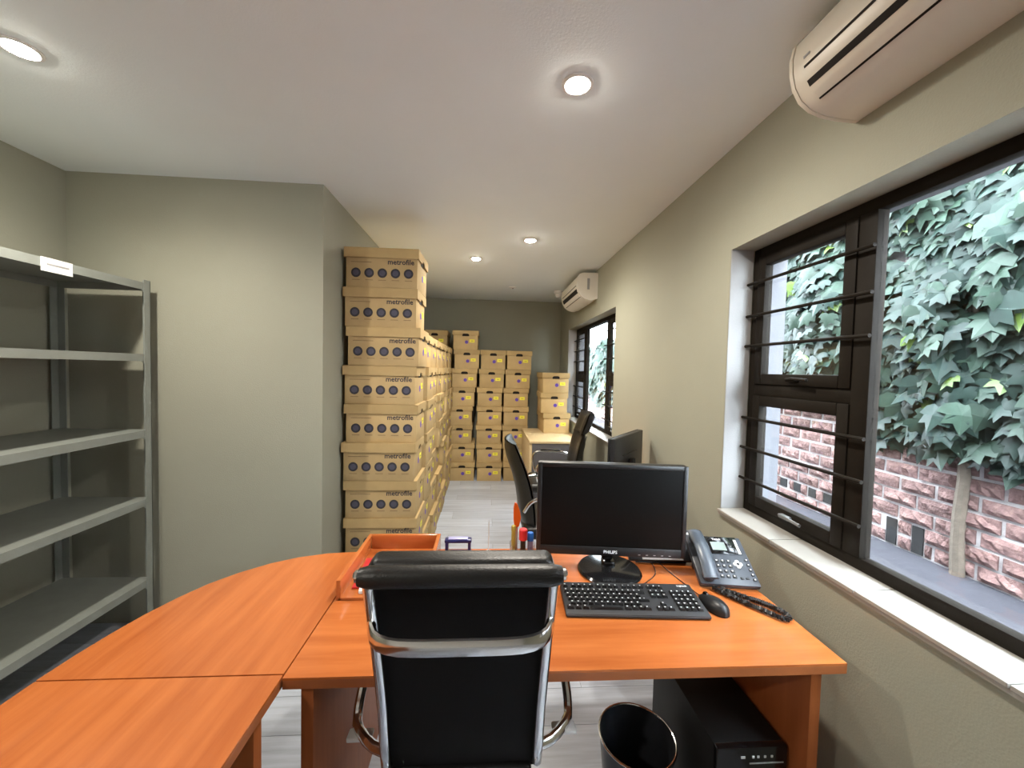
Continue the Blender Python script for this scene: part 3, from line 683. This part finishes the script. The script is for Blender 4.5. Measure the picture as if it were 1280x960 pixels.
# ------------------------------------------------------------------ archive boxes
BL, BW, BH, PITCH = .452, .322, .240, .2515
def mk_box(front=True, end=True):
    t = bpy.data.objects.new('archive_box', None); COL.objects.link(t); t.empty_display_size = .1
    body = obj('body', bx(-BL/2, BL/2, -BW/2, BW/2, 0, BH, .002), CARD, t)
    lb = new(); l, w_, g = BL/2+.011, BW/2+.011, .008; z0, z1 = BH-.052, PITCH-.0015
    bx(-l, l, -w_, w_, z1-.006, z1, .001, lb)
    for s in (-1, 1): bx(-l, l, min(s*w_, s*(w_-.005)), max(s*w_, s*(w_-.005)), z0, z1-.006, bm=lb)
    for s in (-1, 1):   # ends with a real hand notch in the rim
        q = w_-.005
        prism(lb, [(-q, z0), (-.047, z0), (-.040, z0+.016), (-.025, z0+.022), (.025, z0+.022), (.040, z0+.016), (.047, z0), (q, z0), (q, z1-.006), (-q, z1-.006)], min(s*l, s*(l-.005)), max(s*l, s*(l-.005)), 'x')
    obj('lid', lb, CARDL, t, sharp=20)
    for s in (-1, 1):
        hb = new(); prism(hb, [(-.042, z0-.012), (.042, z0-.012), (.046, z0-.002), (.040, z0+.0225), (-.040, z0+.0225), (-.046, z0-.002)], min(s*BL/2, s*(BL/2+.002)), max(s*BL/2, s*(BL/2+.002)), 'x'); obj('hand_hole', hb, HOLE, body)
    if front:
        tx = new(); RX = Matrix.Rotation(PI/2, 4, 'X')
        for k in range(5):
            x = -BL/2+.062+k*.0835
            pc_ = obj('printed_circle', lathe(new(), [(0, 0), (.0305, 0), (.0305, .0008), (0, .0008)], (x, -BW/2, .092), 24, RX), PRINT, t)
            obj('pictogram', lathe(new(), [(0, .0008), (.019, .0008), (.019, .0013), (0, .0013)], (x, -BW/2, .092), 16, RX), PRINT2, pc_)
            box(tx, (x, -BW/2-.0004, .047), (.048, .0008, .004))
        box(tx, (-BL/2+.095, -BW/2-.0004, .160), (.13, .0008, .004))
        o = obj('small_print', tx, PRINT3, body); o['kind'] = 'stuff'
        tb = text_bm('metrofile', .046); bmesh.ops.transform(tb, matrix=Matrix.Translation((BL/2-.19, -BW/2-.0002, .150)) @ RX, verts=tb.verts); obj('lettering', tb, PRINT, body)
    if end:
        obj('yellow_label', bx(BL/2, BL/2+.0012, .052, .118, .095, .135), YEL, body)
        obj('label_print', bx(BL/2+.0012, BL/2+.0018, .068, .102, .110, .118), OLIVE, body)
        obj('purple_dot', lathe(new(), [(0, 0), (.0225, 0), (.0225, .0012), (0, .0012)], (BL/2, .012, .098), 18, Matrix.Rotation(PI/2, 4, 'Y')), PUR, body)
    return t
protoA = mk_box(True, True); protoB = mk_box(False, True)
used = {'A': False, 'B': False}
def place(kind, loc, rz, label, group):
    p = protoA if kind == 'A' else protoB
    if not used[kind]:
        used[kind] = True; p.location = loc; p.rotation_euler = (0, 0, rz); tag(p, label, 'box', group); return p
    o = dup(p, loc, rz, label, group); o['category'] = 'box'; return o
ORD = ['first', 'second', 'third', 'fourth', 'fifth', 'sixth', 'seventh', 'eighth', 'ninth', 'tenth']
rr = random.Random(5)
XC = -.690
for k in range(9):
    n_ = 8-k
    lab = ('topmost brown archive box with printed circles on the tall front stack' if n_ == 0 else 'brown archive box with printed circles, %s from top of the tall front stack' % ORD[n_])
    place('A', (XC+(-.006 if k % 2 else .004)+(.012 if k in (1, 6) else 0), 2.55+BW/2+rr.uniform(-.006, .01), k*PITCH), rr.uniform(-.008, .008)-(.015 if k == 8 else 0), lab, 'archive boxes in the tall front stack')
for s in range(1, 7):
    nz_ = 7 if s < 6 else 7
    for k in range(nz_):
        place('B', (XC+rr.uniform(-.014, .02), 2.55+BW/2+s*.362+rr.uniform(-.004, .004), k*PITCH), rr.uniform(-.013, .013), 'brown archive box, %s from floor in the %s stack behind the tall front stack' % (ORD[k], ORD[s-1]), 'archive boxes in the long side row')
def unx(px, py, Y):   # room x of a point seen at a pixel on the plane y = Y
    d = Vector(((px-640)/F, -(py-480)/F, -1)); wd = Vector((cx.dot(d), cy.dot(d), cz.dot(d))); return wd.x*Y/wd.y
YF = 5.14
cols = {'left': [577.1, 576.9, 574.1, 574.4, 577.5, 580.4, 583.3, 582.0], 'middle': [611.3, 611, 610.6, 611.6, 612, 614.4, 616.5], 'right': [644.2, 643.9, 643.5, 644.5, 645, 647.3, 649.4]}
for nm, mids in cols.items():
    for k, m_ in enumerate(mids):
        py = 601-(k+.5)*23.4
        place('B', (unx(m_, py, YF), YF+BL/2+rr.uniform(-.01, .01), k*PITCH), -PI/2+rr.uniform(-.012, .012), 'brown archive box with yellow label, %s from floor in the %s stack at far wall' % (ORD[k], nm), 'archive boxes stacked at the far wall')
for k in range(8):
    place('B', (-.712, YF+BL/2+.06, k*PITCH), -PI/2+rr.uniform(-.02, .02), 'brown archive box, %s from floor in the corner stack behind the long row' % ORD[k], 'archive boxes in the far corner')
# ------------------------------------------------------------------ far side table with three boxes
st = thing('side_table', 'beech-topped side table with dark front panel below the far window', 'table', (.775, 4.64, 0))
obj('top', bx(-.295, .295, -.48, .48, .70, .725, .002), BEIGE, st)
obj('side_panel', bx(-.29, -.265, -.47, .47, .002, .70, .001), BEIGE, st); obj('side_panel', bx(.265, .29, -.47, .47, .002, .70, .001), BEIGE, st)
obj('front_panel', bx(-.265, .265, -.475, -.455, .05, .70, .001), DGREY, st)
for k, dx in enumerate((.022, .0, .005)):
    place('B', (.845+dx, 4.72+BL/2, .7255+k*PITCH), -PI/2+(.04, -.02, .02)[k], ('lowest', 'middle', 'topmost')[k]+' of the three pale archive boxes on the side table', 'archive boxes on the side table')
# ------------------------------------------------------------------ second desk, its monitor and two chairs
d2 = thing('second_desk', 'orange veneer desk hidden behind the front monitor', 'desk', (.765, 2.60, 0))
obj('top', bx(-.30, .30, -.52, .52, .722, .748, .002), WOOD_Y, d2)
for s in (-1, 1): obj('leg_panel', bx(-.27, .27, s*.48-.014, s*.48+.014, .002, .722, .001), WOOD_V, d2)
obj('modesty_panel', bx(.245, .265, -.46, .46, .25, .722, .001), WOOD_V, d2)
m2 = thing('monitor', 'black monitor seen from behind, turned toward the far chairs', 'monitor', (.862, 2.335, .749), math.radians(50+180))
mk_monitor(m2, .50, .075, .372, False)
obj('rear_slot', bx(-.12, .12, .0385, .0405, .255, .262), GLOSSB, m2)
def exec_chair(label, loc, rz, w_=.46, head=True, top=1.06):
    t = thing('office_chair', label, 'chair', loc, rz, 'black leather chairs at the second desk')
    def bk(z): return -.17-.14*max(0, (z-.45)/(top-.45))**1.2+.03*math.sin((z-.45)/(top-.45)*PI)
    def shell(z0, z1, wd, th, off=0, nu=10, nv=10):
        b = new()
        for sg in (-1, 1):
            def fn(u, v):
                z = z0+(z1-z0)*v; e = min(1, 5*min(u, 1-u, v, 1-v)); x = (-wd/2+wd*u)*(1-.10*max(0, v-.6))
                return (x, bk(z)+off+sg*th*math.sqrt(max(e, .02))+.05*(2*u-1)**2, z)
            grid(b, fn, nu, nv)
        return b
    if head:
        obj('backrest', shell(.45, top-.20, w_, .035), LEATH, t); obj('headrest', shell(top-.205, top, w_*.86, .045, .008), LEATH, t)
    else: obj('backrest', shell(.43, top, w_, .042), LEATH, t)
    obj('back_piping', tube(new(), [(0, bk(z)-.038, z) for z in (.5, .6, .7, .8, .9)], .004, 6), BLACKP, t)
    obj('seat', box(new(), (0, .04, .455), (w_+.02, .46, .09), .035, None, 4), LEATH, t)
    for s in (-1, 1):
        a = obj('armrest', tube(new(), [(s*(w_/2+.01), -.19, .60), (s*(w_/2+.03), -.15, .68), (s*(w_/2+.035), -.05, .70), (s*(w_/2+.035), .10, .70), (s*(w_/2+.035), .19, .69), (s*(w_/2+.035), .22, .64), (s*(w_/2+.03), .20, .52), (s*(w_/2), .14, .43)], .0125, 10, smooth=2), CHROME, t)
        obj('arm_pad', box(new(), (s*(w_/2+.035), .04, .7155), (.04, .20, .012), .005), LEATH, a)
    obj('gas_column', lathe(new(), [(0, .09), (.03, .09), (.03, .26), (.018, .26), (.018, .40), (.08, .405), (0, .41)], (0, .03, 0), 14), CHROME, t)
    for k in range(5):
        a = k*2*PI/5+.5; ca, sa = math.cos(a), math.sin(a)
        l = obj('base_leg', tube(new(), [(0, .03, .11), (.15*ca, .03+.15*sa, .095), (.28*ca, .03+.28*sa, .07)], [.024, .02, .014], 8), CHROME, t)
        obj('caster', lathe(new(), [(0, -.018), (.02, -.018), (.027, -.01), (.027, .01), (.02, .018), (0, .018)], (.28*ca, .03+.28*sa, .027), 12, Matrix.Rotation(PI/2, 4, 'X')), BLACKP, l)
    return t
exec_chair('black leather office chair seen side-on, just left of the front monitor', (.445, 2.64, 0), -PI/2, .46, False, 1.025)
exec_chair('black leather office chair with headrest and chrome arms beside the far window', (.675, 3.53, 0), PI/2-.05, .42, True, 1.13)
